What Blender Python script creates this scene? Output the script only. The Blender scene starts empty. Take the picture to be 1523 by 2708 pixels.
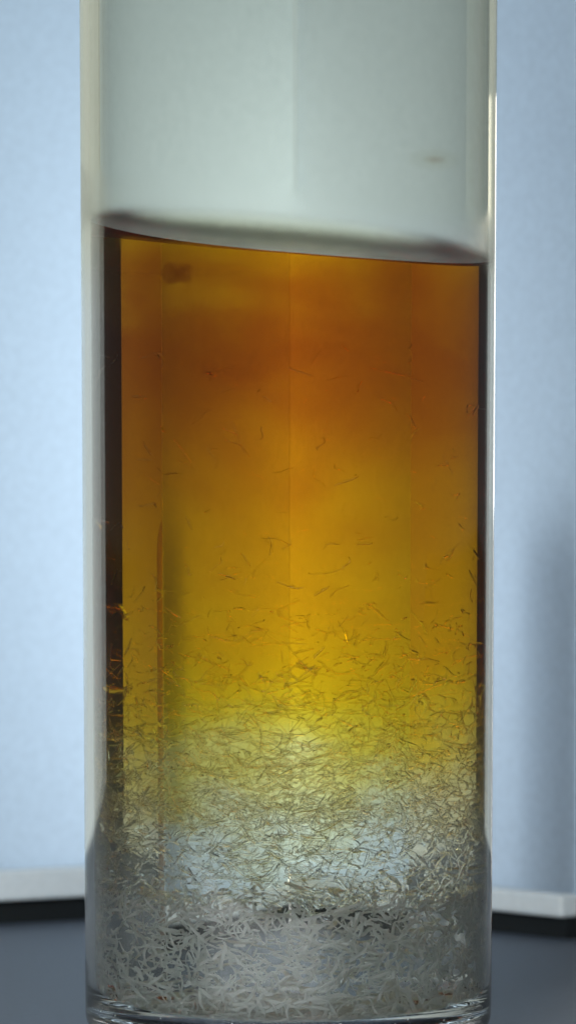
import bpy, bmesh, math, random
from mathutils import Vector, Matrix
sc = bpy.context.scene
C = bpy.context.collection
MM = 0.001
R = math.radians
random.seed(11)

# ---------------------------------------------------------------- camera
D = 400 * MM
cam_d = bpy.data.cameras.new('camera')
cam = bpy.data.objects.new('camera', cam_d); C.objects.link(cam)
cam_d.sensor_fit = 'VERTICAL'; cam_d.sensor_height = 36; cam_d.lens = 36 * 400 / 69.6
cam.location = (0, -D, 46.6 * MM)
cam.rotation_euler = (R(90 - 1.56), 0, 0)
cam_d.clip_start = 0.01; cam_d.clip_end = 20
cam_d.dof.use_dof = True; cam_d.dof.focus_distance = D - 8 * MM; cam_d.dof.aperture_fstop = 78
sc.camera = cam

# ---------------------------------------------------------------- world and lamps
w = bpy.data.worlds.new('World'); sc.world = w; w.use_nodes = True
bg = w.node_tree.nodes['Background']
bg.inputs[0].default_value = (.75, .9, 1, 1); bg.inputs[1].default_value = 0.05

def area(name, loc, target, sx, sy, power, col):
    l = bpy.data.lights.new(name, 'AREA'); l.shape = 'RECTANGLE'; l.size = sx; l.size_y = sy
    l.energy = power; l.color = col
    o = bpy.data.objects.new(name, l); C.objects.link(o); o.location = loc
    o.rotation_euler = (Vector(target) - Vector(loc)).to_track_quat('-Z', 'Y').to_euler()
    return o
area('screen_backlight', (.004, .117, .034), (.004, .08, .034), .07, .07, .046, (1, 1, 1))
area('front_fill_light', (-.18, -.75, .34), (0, 0, .02), 1.0, .32, 14.0, (.93, .98, 1))  # unseen fill lamp added in front to light the crystals

sc.view_settings.view_transform = 'Standard'; sc.view_settings.look = 'None'
sc.view_settings.exposure = 0; sc.view_settings.gamma = 1
cy = sc.cycles
cy.use_denoising = True
cy.max_bounces = 56; cy.transmission_bounces = 56; cy.diffuse_bounces = 6; cy.glossy_bounces = 12
cy.transparent_max_bounces = 32; cy.sample_clamp_indirect = 3.0
cy.blur_glossy = 0.3

# ---------------------------------------------------------------- materials
def mat(name):
    m = bpy.data.materials.new(name); m.use_nodes = True
    nt = m.node_tree; nt.nodes.clear()
    out = nt.nodes.new('ShaderNodeOutputMaterial')
    return m, nt, out
def N(nt, typ, **kw):
    n = nt.nodes.new(typ)
    for k, v in kw.items():
        if k.startswith('_'): setattr(n, k[1:], v)
        else: n.inputs[k.replace('__', ' ')].default_value = v
    return n
def ramp(nt, stops, interp='LINEAR'):
    r = nt.nodes.new('ShaderNodeValToRGB'); cr = r.color_ramp; cr.interpolation = interp
    while len(cr.elements) > 1: cr.elements.remove(cr.elements[-1])
    for i, (p, c) in enumerate(stops):
        e = cr.elements[0] if i == 0 else cr.elements.new(p)
        e.position = p; e.color = (*c, 1)
    return r

def mat_glass():
    m, nt, out = mat('clear_glass'); L = nt.links.new
    tc = N(nt, 'ShaderNodeTexCoord')
    no = N(nt, 'ShaderNodeTexNoise', Scale=55.0, Detail=3.0)
    mp = N(nt, 'ShaderNodeMapping'); mp.inputs['Scale'].default_value = (1, 1, .25)
    L(tc.outputs['Object'], mp.inputs[0]); L(mp.outputs[0], no.inputs['Vector'])
    # brown residue smear high on the wall
    vm = N(nt, 'ShaderNodeMapping'); vm.inputs['Location'].default_value = (-9.6*MM, 10*MM, -59.3*MM)
    vs = N(nt, 'ShaderNodeVectorMath', _operation='MULTIPLY'); vs.inputs[1].default_value = (1/.0024, 1/.006, 1/.0009)
    ln = N(nt, 'ShaderNodeVectorMath', _operation='LENGTH')
    L(tc.outputs['Object'], vm.inputs[0]); L(vm.outputs[0], vs.inputs[0]); L(vs.outputs[0], ln.inputs[0])
    rr = ramp(nt, [(0, (.90, .84, .74)), (.5, (.95, .925, .85)), (1.0, (.964, .945, .882))], 'EASE')
    L(ln.outputs['Value'], rr.inputs[0])
    g = N(nt, 'ShaderNodeBsdfGlass', IOR=1.5, Roughness=0.0)
    # faint yellow-green vapour film on the wall above the liquid
    sp = N(nt, 'ShaderNodeSeparateXYZ'); L(tc.outputs['Object'], sp.inputs[0])
    fm = N(nt, 'ShaderNodeMapRange', _interpolation_type='SMOOTHSTEP'); fm.inputs[1].default_value = 48*MM; fm.inputs[2].default_value = 57*MM
    L(sp.outputs[2], fm.inputs[0])
    # fogged ring of condensation just above the tilted surface
    fx = N(nt, 'ShaderNodeMath', _operation='MULTIPLY_ADD'); fx.inputs[1].default_value = .115; L(sp.outputs[0], fx.inputs[0]); L(sp.outputs[2], fx.inputs[2])
    fr = ramp(nt, [(.0, (0, 0, 0)), (.42, (1, 1, 1)), (.62, (.8, .8, .8)), (1, (0, 0, 0))], 'EASE')
    fg = N(nt, 'ShaderNodeMapRange'); fg.inputs[1].default_value = 52.3*MM; fg.inputs[2].default_value = 58.5*MM
    L(fx.outputs[0], fg.inputs[0]); L(fg.outputs[0], fr.inputs[0])
    fs = N(nt, 'ShaderNodeMath', _operation='MULTIPLY'); fs.inputs[1].default_value = .13; L(fr.outputs[0], fs.inputs[0]); L(fs.outputs[0], g.inputs['Roughness'])
    mc = N(nt, 'ShaderNodeMix', _data_type='RGBA'); L(fm.outputs[0], mc.inputs[0]); mc.inputs[6].default_value = (.992, .992, .985, 1)
    L(rr.outputs[0], mc.inputs[7]); L(mc.outputs[2], g.inputs['Color'])
    bp = N(nt, 'ShaderNodeBump', Strength=.05, Distance=.0004); L(no.outputs[0], bp.inputs['Height'])
    L(bp.outputs[0], g.inputs['Normal'])
    L(g.outputs[0], out.inputs[0]); return m

ZTOP = 57.0 * MM
def mat_liquid():
    m, nt, out = mat('amber_liquid'); L = nt.links.new
    tc = N(nt, 'ShaderNodeTexCoord')
    sep = N(nt, 'ShaderNodeSeparateXYZ'); L(tc.outputs['Object'], sep.inputs[0])
    no = N(nt, 'ShaderNodeTexNoise', Scale=120.0, Detail=5.0, Roughness=.62, Distortion=1.2); L(tc.outputs['Object'], no.inputs['Vector'])
    mr = N(nt, 'ShaderNodeMapRange'); mr.inputs[1].default_value = .3; mr.inputs[2].default_value = .7
    mr.inputs[3].default_value = -.0075; mr.inputs[4].default_value = .0075
    L(no.outputs[0], mr.inputs[0])
    ad = N(nt, 'ShaderNodeMath', _operation='ADD'); L(sep.outputs[2], ad.inputs[0]); L(mr.outputs[0], ad.inputs[1])
    dv = N(nt, 'ShaderNodeMath', _operation='DIVIDE'); L(ad.outputs[0], dv.inputs[0]); dv.inputs[1].default_value = ZTOP
    SM = 8 / .024                       # optical depth 8 across the tube
    def od(z, r, g, b): return (z*MM/ZTOP, (1-r/8, 1-g/8, 1-b/8))
    rp = ramp(nt, [od(10, .03, .03, .10), od(15, .02, .07, .35), od(17.5, .02, .18, 1.0), od(21, .03, .40, 2.8), od(25, .10, .74, 6),
                   od(28, .12, .88, 7.8), od(35, .27, 1.2, 8), od(42, .52, 1.78, 8), od(47.5, .85, 2.5, 8), od(50.5, .70, 2.15, 8), od(53, .22, 1.0, 8)])
    L(dv.outputs[0], rp.inputs[0])
    va = N(nt, 'ShaderNodeVolumeAbsorption', Density=SM); L(rp.outputs[0], va.inputs['Color'])
    g = N(nt, 'ShaderNodeBsdfGlass', IOR=1.5, Roughness=0.0)
    ge = N(nt, 'ShaderNodeNewGeometry'); sn = N(nt, 'ShaderNodeSeparateXYZ'); L(ge.outputs['True Normal'], sn.inputs[0])
    ab = N(nt, 'ShaderNodeMath', _operation='ABSOLUTE'); L(sn.outputs[2], ab.inputs[0])
    rm = N(nt, 'ShaderNodeMapRange'); rm.inputs[1].default_value = .3; rm.inputs[2].default_value = .8; rm.inputs[4].default_value = .28
    L(ab.outputs[0], rm.inputs[0]); L(rm.outputs[0], g.inputs['Roughness'])
    L(g.outputs[0], out.inputs[0]); L(va.outputs[0], out.inputs['Volume']); return m

def mat_needle(name, fac):
    m, nt, out = mat(name); L = nt.links.new
    d = N(nt, 'ShaderNodeBsdfDiffuse', Color=(.93, .965, .95, 1)); t = N(nt, 'ShaderNodeBsdfTranslucent', Color=(.95, .97, .96, 1))
    tr = N(nt, 'ShaderNodeBsdfTransparent', Color=(.97, .98, .97, 1))
    g = N(nt, 'ShaderNodeBsdfGlass', IOR=1.045, Color=(.99, .99, .98, 1))
    m1 = N(nt, 'ShaderNodeMixShader'); m1.inputs[0].default_value = .5; L(d.outputs[0], m1.inputs[1]); L(t.outputs[0], m1.inputs[2])
    m2 = N(nt, 'ShaderNodeMixShader'); m2.inputs[0].default_value = fac; L(m1.outputs[0], m2.inputs[1]); L(g.outputs[0], m2.inputs[2])
    L(m2.outputs[0], out.inputs[0]); return m

def mat_clump():
    m, nt, out = mat('brown_resin'); L = nt.links.new
    t = N(nt, 'ShaderNodeBsdfTransparent'); L(t.outputs[0], out.inputs[0])
    v = N(nt, 'ShaderNodeVolumeAbsorption', Density=900.0, Color=(.45, .1, .02, 1)); L(v.outputs[0], out.inputs['Volume']); return m

def mat_simple(name, col, rough=.5, noise=0, scale=900, bump=0, spec=.5):
    m, nt, out = mat(name); L = nt.links.new
    p = N(nt, 'ShaderNodeBsdfPrincipled', Roughness=rough)
    p.inputs['Specular IOR Level'].default_value = spec
    tc = N(nt, 'ShaderNodeTexCoord')
    no = N(nt, 'ShaderNodeTexNoise', Scale=float(scale), Detail=4.0); L(tc.outputs['Object'], no.inputs['Vector'])
    rp = ramp(nt, [(.25, tuple(c*(1-noise) for c in col)), (.75, tuple(min(1, c*(1+noise)) for c in col))])
    L(no.outputs[0], rp.inputs[0]); L(rp.outputs[0], p.inputs['Base Color'])
    if bump:
        b = N(nt, 'ShaderNodeBump', Strength=bump, Distance=.0002); L(no.outputs[0], b.inputs['Height']); L(b.outputs[0], p.inputs['Normal'])
    L(p.outputs[0], out.inputs[0]); return m

def mat_translucent(name, col, tfac=.9, noise=.04, scale=1500):
    m, nt, out = mat(name); L = nt.links.new
    tc = N(nt, 'ShaderNodeTexCoord')
    no = N(nt, 'ShaderNodeTexNoise', Scale=float(scale), Detail=3.0); L(tc.outputs['Object'], no.inputs['Vector'])
    rp = ramp(nt, [(.3, tuple(c*(1-noise) for c in col)), (.7, tuple(min(1, c*(1+noise)) for c in col))])
    L(no.outputs[0], rp.inputs[0])
    d = N(nt, 'ShaderNodeBsdfDiffuse'); t = N(nt, 'ShaderNodeBsdfTranslucent')
    L(rp.outputs[0], d.inputs[0]); L(rp.outputs[0], t.inputs[0])
    mx = N(nt, 'ShaderNodeMixShader'); mx.inputs[0].default_value = tfac
    L(d.outputs[0], mx.inputs[1]); L(t.outputs[0], mx.inputs[2]); L(mx.outputs[0], out.inputs[0]); return m

M = dict(glass=mat_glass(), liquid=mat_liquid(), needle=mat_needle('white_crystal', .10), clear=mat_needle('clear_crystal', .95),
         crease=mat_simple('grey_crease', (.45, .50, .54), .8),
         table=mat_simple('slate_surface', (.044, .056, .076), .55, .10, 1600, .25),
         panel=mat_translucent('pale_blue_screen', (.712, .805, .893)),
         rim=mat_translucent('white_plastic', (.66, .71, .73), .3),
         shade_black=mat_simple('gap_shade_black', (.006, .008, .009), .8, .1, 700, 0, .2),  # black for the shade under the screen rim, reused on the unseen cap
         bottle=mat_simple('pale_grey_plastic', (.42, .35, .30), .5, .05, 200),
         clump=mat_clump())

# ---------------------------------------------------------------- helpers
def obj(name, bm, m, parent=None, smooth=False):
    me = bpy.data.meshes.new(name); bm.normal_update(); bm.to_mesh(me); bm.free()
    if smooth:
        for p in me.polygons: p.use_smooth = True
    me.materials.append(m)
    o = bpy.data.objects.new(name, me); C.objects.link(o)
    if parent: o.parent = parent
    return o
def empty(name, loc, label, cat):
    o = bpy.data.objects.new(name, None); C.objects.link(o); o.location = loc
    o.empty_display_size = .005
    o['label'] = label; o['category'] = cat; return o
def lathe(profile, seg=160, close=True, fz=None, off=None):
    bm = bmesh.new(); rings = []
    for n_, (r, z) in enumerate(profile):
        ox = off(n_) if off else 0
        if r < 1e-7: rings.append([bm.verts.new((ox, 0, z if fz is None else fz(0, 0, z)))])
        else:
            ring = []
            for k in range(seg):
                a = 2*math.pi*k/seg; x, y = r*math.cos(a), r*math.sin(a)
                ring.append(bm.verts.new((x + ox, y, z if fz is None else fz(x, y, z))))
            rings.append(ring)
    for A, B in zip(rings, rings[1:]):
        for k in range(seg):
            q = (k+1) % seg
            if len(A) == 1: bm.faces.new((A[0], B[q], B[k]))
            elif len(B) == 1: bm.faces.new((A[k], A[q], B[0]))
            else: bm.faces.new((A[k], A[q], B[q], B[k]))
    bmesh.ops.recalc_face_normals(bm, faces=bm.faces)
    return bm
def arc(cx, cz, r, a0, a1, n=10):
    return [(cx + r*math.cos(R(a0+(a1-a0)*i/n)), cz + r*math.sin(R(a0+(a1-a0)*i/n))) for i in range(n+1)]
def box(bm, c, s, rz=0, bevel=0):
    r = bmesh.ops.create_cube(bm, size=1)
    vs = r['verts']
    bmesh.ops.scale(bm, vec=s, verts=vs)
    if bevel:
        es = list({e for v in vs for e in v.link_edges})
        g = bmesh.ops.bevel(bm, geom=es, offset=bevel, segments=2, affect='EDGES', profile=.5)
        vs = list({v for f in g['faces'] for v in f.verts} | {v for v in vs if v.is_valid})
    bmesh.ops.rotate(bm, cent=(0, 0, 0), matrix=Matrix.Rotation(rz, 3, 'Z'), verts=vs)
    bmesh.ops.translate(bm, vec=c, verts=vs)

# ---------------------------------------------------------------- setting: the slate table surface
bm = bmesh.new(); box(bm, (0, .3, -.01), (1.6, .8, .02), 0, .002)
tb = obj('tabletop', bm, M['table']); tb['kind'] = 'structure'

bm = bmesh.new(); box(bm, (-.043, .15, .15), (.30, .02, .30))
wl = obj('wall', bm, mat_simple('grey_white_wall', (.37, .395, .38), .8, .02, 40, 0, .2)); wl['kind'] = 'structure'
# ---------------------------------------------------------------- folded screen behind
CX, CYY = -.3*MM, 92.5*MM
scr = empty('folded_screen', (CX, CYY, 0), 'pale blue translucent folded screen behind the vial, its base gap shade set in as a black strip', 'screen')
WL, WR = 31, 49
def wing(sign, ang, length, rz0, rz1):
    d = Vector((sign*math.cos(R(ang)), -math.sin(R(ang)), 0)); back = Vector((sign*math.sin(R(ang)), math.cos(R(ang)), 0))
    rz = math.atan2(d.y, d.x)
    def piece(name, m, s0, s1, off, th, z0, z1, bev):
        b = bmesh.new(); c = d*((s0+s1)/2) + back*off
        box(b, (c.x, c.y, (z0+z1)/2), (s1-s0, th, z1-z0), rz, bev)
        return obj(name, b, m, scr)
    piece('panel', M['panel'], -.5*MM if sign < 0 else .12*MM, length, .45*MM, .5*MM, rz1 - .2*MM, 170*MM, 0)
    piece('bottom_rim', M['rim'], .9*MM if 1 else 0, length, -.4*MM, 2.0*MM, rz0, rz1, .25*MM)
    piece('gap_shade_strip', M['shade_black'], .9*MM, length-.2*MM, 0.2*MM, 1.6*MM, 0.0, rz0 - .01*MM, 0)  # black strip standing in for the shade in the gap below the rim
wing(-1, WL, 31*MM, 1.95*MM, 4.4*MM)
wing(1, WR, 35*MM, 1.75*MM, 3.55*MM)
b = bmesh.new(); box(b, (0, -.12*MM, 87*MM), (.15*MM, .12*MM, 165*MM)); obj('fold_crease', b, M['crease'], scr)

# ---------------------------------------------------------------- flask behind the right wing
d = Vector((math.cos(R(WR)), -math.sin(R(WR)), 0)); bk = Vector((math.sin(R(WR)), math.cos(R(WR)), 0))
fc = Vector((CX, CYY, 0)) + d*29.6*MM + bk*7.3*MM
HW, FH, TH, CR = 3.9*MM, 34*MM, 3.6*MM, 3.6*MM
ol = [(-HW, 0), (HW, 0)] + arc(HW-CR, FH-CR, CR, 0, 90, 10) + arc(-HW+CR, FH-CR, CR, 90, 180, 10)
b = bmesh.new()
va = [b.verts.new((x, -TH, z)) for x, z in ol]; vb = [b.verts.new((x, TH, z)) for x, z in ol]
b.faces.new(va); b.faces.new(vb[::-1])
for i in range(len(ol)):
    j = (i+1) % len(ol); b.faces.new((va[j], va[i], vb[i], vb[j]))
bmesh.ops.recalc_face_normals(b, faces=b.faces)
bmesh.ops.bevel(b, geom=[e for e in b.edges if abs(e.verts[0].co.y-e.verts[1].co.y) < 1e-7], offset=2.2*MM, segments=4, affect='EDGES', profile=.5)
bo = obj('rounded_flask', b, M['bottle'], None, True)
bo.location = fc; bo.rotation_euler.z = math.atan2(d.y, d.x)
bo['label'] = 'slim grey round-topped flask behind the right wing, showing as a soft shade through it'; bo['category'] = 'flask'

# ---------------------------------------------------------------- the vial
RB, RT, H = 13.80*MM, 14.25*MM, 92*MM
def Ro(z): return RB + (RT-RB)*z/H
WALL = .42*MM
OFF = .15*MM                        # the bore sits a little off the axis
def Ri(z): return Ro(z) - WALL
vial = empty('glass_vial', (.02*MM, 0, 0), 'clear straight-sided glass vial holding amber liquid on the slate surface', 'vial')
FLOOR = 1.5*MM
outer = [(0, .5*MM), (9*MM, .35*MM)] + [(r, z) for r, z in arc(Ro(0)-1.7*MM, 1.7*MM, 1.7*MM, -90, 0, 10)]
outer += [(Ro(z*MM), z*MM) for z in range(6, 92, 5)]
lip = arc(Ro(H)-WALL/2, H, WALL/2, 0, 180, 8)
inner = [(Ri(z*MM), z*MM) for z in range(91, 4, -5)]
inner += [(r, z) for r, z in reversed(arc(Ri(0)-2.3*MM, FLOOR+2.3*MM, 2.3*MM, -90, 0, 10))] + [(5*MM, FLOOR), (0, FLOOR)]
NO = len(outer) + len(lip)
obj('glass_body', lathe(outer + lip + inner, 192, off=lambda n: OFF if n >= NO else 0), M['glass'], vial, True)

b = lathe([(0, H+.5*MM), (RT+.2*MM, H+.5*MM)][:1] + [(RT-.1*MM, H+.5*MM), (RT+.2*MM, H+.5*MM), (RT+.2*MM, H-8*MM), (RT+1.4*MM, H-8*MM), (RT+1.4*MM, H+1.5*MM), (RT+.9*MM, H+2*MM), (0, H+2*MM)], 96)
obj('light_block_cap', b, M['shade_black'], vial)  # unseen cap added to keep lamp light out of the vial top

# ---------------------------------------------------------------- liquid
GAP = .05*MM
def Rl(z): return Ri(z) - GAP
Z0, SL = 53.4*MM, .118
bot = [(0, FLOOR+GAP), (5*MM, FLOOR+GAP)] + arc(Ri(0)-2.3*MM, FLOOR+2.3*MM, 2.3*MM-GAP, -90, 0, 10)
sides = [(Rl(z*MM), z*MM) for z in range(6, 50, 4)]
sides += [(Rl(Z0), Z0 + k*MM) for k in (-1.5, 0, .5, .8, .95, 1.03, 1.07)]
mh, ml = 1.1*MM, 1.6*MM
rtop = Rl(Z0)
top = []
for i in range(26):
    r = rtop * (1 - (i/25)**1.0)
    if i < 8: r = rtop - ml*3*(i/25)**1.6*2.2
    top.append(r)
top = sorted(set(round(max(0, r), 8) for r in top), reverse=True)
tp = [(r, Z0 + mh*math.exp(-(rtop-r)/ml)) for r in top]
def tilt(x, y, z):
    if z > Z0: z = Z0 + (z-Z0)*(1 + .7*y/rtop)
    k = min(1, max(0, (z-40*MM)/(Z0-40*MM)))
    bump = .25*MM*math.sin(x/rtop*2.2+.6)
    return z + k*(-SL*x + bump + .055*y)
liq = obj('amber_liquid', lathe(bot + sides + tp, 160, fz=tilt), M['liquid'], None, True)
liq.location.x = OFF
liq['label'] = 'amber liquid fading from orange brown at its tilted surface to clear below'; liq['category'] = 'liquid'

# ---------------------------------------------------------------- needle crystals
def needle_geo(bm, length, rad, p, q, rng, nseg=5):
    # a slightly wavy four-sided tapering needle at p, axis q
    q = q.normalized(); u = q.orthogonal().normalized(); v = q.cross(u)
    ph = rng.uniform(0, 6.28); am = length*rng.uniform(.03, .20); fr = rng.uniform(2, 7)
    prev = None
    for i in range(nseg+1):
        t = i/nseg; s = (t-.5)*length
        c = p + q*s + u*(am*math.sin(ph+fr*t)) + v*(am*.6*math.cos(ph*1.7+fr*.8*t))
        rr = rad*(.45 + .55*math.sin(math.pi*min(1, max(0, .12+.76*t))))
        ring = [bm.verts.new(c + (u*math.cos(a) + v*math.sin(a)*.7)*rr) for a in (0, 1.571, 3.142, 4.712)]
        if prev is None: bm.faces.new(ring[::-1])
        else:
            for k in range(4): bm.faces.new((prev[k], prev[(k+1) % 4], ring[(k+1) % 4], ring[k]))
        prev = ring
    bm.faces.new(prev)

def sample_pos(rng, rmax_front=False):
    while True:
        u = rng.random()
        if u < .03: z = rng.uniform(1.7, 4.0)
        elif u < .11: z = rng.uniform(2.0, 9.5)
        elif u < .38: z = rng.uniform(9.0, 16.5)
        elif u < .975: z = 15 + abs(rng.gauss(0, 6))
        else: z = rng.uniform(18, 47)
        if rmax_front and rng.random() < .4: z = rng.uniform(16, 34) if rng.random() < .75 else rng.uniform(30, 47)
        z *= MM
        if z > 49*MM: continue
        if rmax_front:
            a = rng.uniform(math.pi*1.08, math.pi*1.92); r = (Rl(z)-.5*MM)*rng.uniform(.86, .97)
        else:
            a = rng.uniform(0, 6.2832); r = (Rl(z)-.9*MM)*math.sqrt(rng.random())
        x, y = r*math.cos(a), r*math.sin(a)
        if z < 4*MM and math.hypot(x, y) > Rl(z) - 1.6*MM: continue
        return Vector((x, y, z)), a
def sample_dir(rng, a, p, front):
    tang = Vector((-math.sin(a), math.cos(a), 0))
    th = rng.gauss(0, 1.0)
    d = tang*math.cos(th) + Vector((0, 0, 1))*math.sin(th)
    if not front: d += Vector((rng.gauss(0, .6), rng.gauss(0, .6), rng.gauss(0, .25)))
    return d.normalized()
bed = empty('crystal_bed', (OFF, 0, 0), 'tangled white needle crystals settled in the bottom of the vial', 'crystals')
rng = random.Random(5)
NREST = 3800
bms = [bmesh.new(), bmesh.new()]
for i in range(NREST):
    p, a = sample_pos(rng); L_ = rng.uniform(.6, 1.9)*MM
    rr = math.hypot(p.x, p.y); lim = Rl(p.z) - L_*.5 - .1*MM
    dr = sample_dir(rng, a, p, rr > lim)
    if rr > lim: k = (Rl(p.z) - .25*MM - L_*L_*.25/Rl(0))/rr*.985; k = min(1, k); p.x *= k; p.y *= k
    p.z = max(p.z, FLOOR + .25*MM + abs(dr.z)*L_*.5)
    needle_geo(bms[0 if p.z < rng.gauss(9.8, .8)*MM else 1], L_, (rng.uniform(.08, .16) if p.z < 15*MM else rng.uniform(.05, .11))*MM, p, dr, rng)
for i in range(1950):                                               # stout curly strands pressed against the wall of the vial
    z = rng.uniform(1.9, 10.5)*MM if i < 1500 else rng.uniform(9.5, 17)*MM
    a = rng.uniform(math.pi*.95, math.pi*2.05); r = Rl(z)*rng.uniform(.72, .955)
    if z < 4*MM: r -= (4*MM - z)*.5
    tang = Vector((-math.sin(a), math.cos(a), 0)); th = rng.gauss(0, 1.0); L_ = rng.uniform(.5, 1.9)*MM
    z = max(z, FLOOR + .3*MM + abs(math.sin(th))*L_*.5)
    r = min(r, Rl(0)*.985 - L_*L_*.125/Rl(0) - .2*MM)
    needle_geo(bms[0 if z < 10*MM else 1], L_, rng.choice((rng.uniform(.06, .11), rng.uniform(.10, .2)))*MM, Vector((r*math.cos(a), r*math.sin(a), z)),
               tang*math.cos(th) + Vector((0, 0, math.sin(th))), rng, 6)
for i in range(2600):                                               # short broken bits lying on the floor of the vial
    a = rng.uniform(0, 6.2832); r = (Ri(0) - .75*MM)*math.sqrt(rng.random()); e = max(0, r - (Ri(0) - 2.3*MM))
    z0 = FLOOR + 2.3*MM - math.sqrt((2.3*MM)**2 - e*e) + .22*MM
    up = e/(2.3*MM); rad = Vector((math.cos(a), math.sin(a), 0)); tn = Vector((-math.sin(a), math.cos(a), 0))
    needle_geo(bms[0], rng.uniform(.4, 1.2)*MM, rng.uniform(.08, .14)*MM, rad*r + Vector((0, 0, z0 + rng.uniform(0, .7)*MM)),
               tn*rng.gauss(0, 1) + rad*rng.gauss(0, 1)*(1-up), rng, 3)
for i in range(2000):                                               # fine chips
    a = rng.uniform(0, 6.2832); z = min(40, 9 + abs(rng.gauss(0, 9)))*MM; r = (Rl(z) - .5*MM)*math.sqrt(rng.random())
    needle_geo(bms[1], rng.uniform(.2, .7)*MM, rng.uniform(.03, .07)*MM, Vector((r*math.cos(a), r*math.sin(a), z)),
               Vector((rng.gauss(0, 1), rng.gauss(0, 1), rng.gauss(0, .6))), rng, 2)
rest = obj('needle_tangle', bms[0], M['needle'], bed); rest['kind'] = 'stuff'
rest = obj('needle_tangle', bms[1], M['clear'], bed); rest['kind'] = 'stuff'
protos = []
for k in range(12):
    b = bmesh.new(); needle_geo(b, rng.uniform(.7, 1.8)*MM, rng.uniform(.08, .14)*MM, Vector((0, 0, 0)), Vector((1, 0, 0)), rng, 7)
    me = bpy.data.meshes.new('needle'); b.to_mesh(me); b.free(); me.materials.append(M['needle' if k < 6 else 'clear']); protos.append(me)
for i in range(300):
    p, a = sample_pos(rng, True); d = sample_dir(rng, a, p, True)
    p.z = max(p.z, FLOOR + .9*MM)
    o = bpy.data.objects.new('needle', protos[(i % 6) + (0 if p.z < 9.8*MM else 6)]); C.objects.link(o); o.parent = bed
    o.location = p; o.rotation_euler = d.to_track_quat('X', 'Z').to_euler()

# ---------------------------------------------------------------- dark clump under the surface
rg = random.Random(3); b = bmesh.new(); bmesh.ops.create_icosphere(b, subdivisions=3, radius=1)
for v in b.verts:
    n = v.co.copy(); f = 1 + .22*math.sin(5*n.x+1)*math.cos(4*n.z) + .15*math.sin(9*n.y+7*n.z)
    v.co = Vector((n.x*1.0*f, n.y*.5*f, n.z*.75*f))*MM
cl = obj('resin_clump', b, M['clump'], None, True); cl.location = (-6.3*MM, -6.5*MM, 51.8*MM)
cl['label'] = 'small dark brown clump floating just under the liquid surface at left'; cl['category'] = 'clump'
for o_ in (liq, bpy.data.objects['glass_body']):
    b_ = bmesh.new(); b_.from_mesh(o_.data)
    if b_.calc_volume(signed=True) < 0: bmesh.ops.reverse_faces(b_, faces=b_.faces); b_.to_mesh(o_.data)
    b_.free()
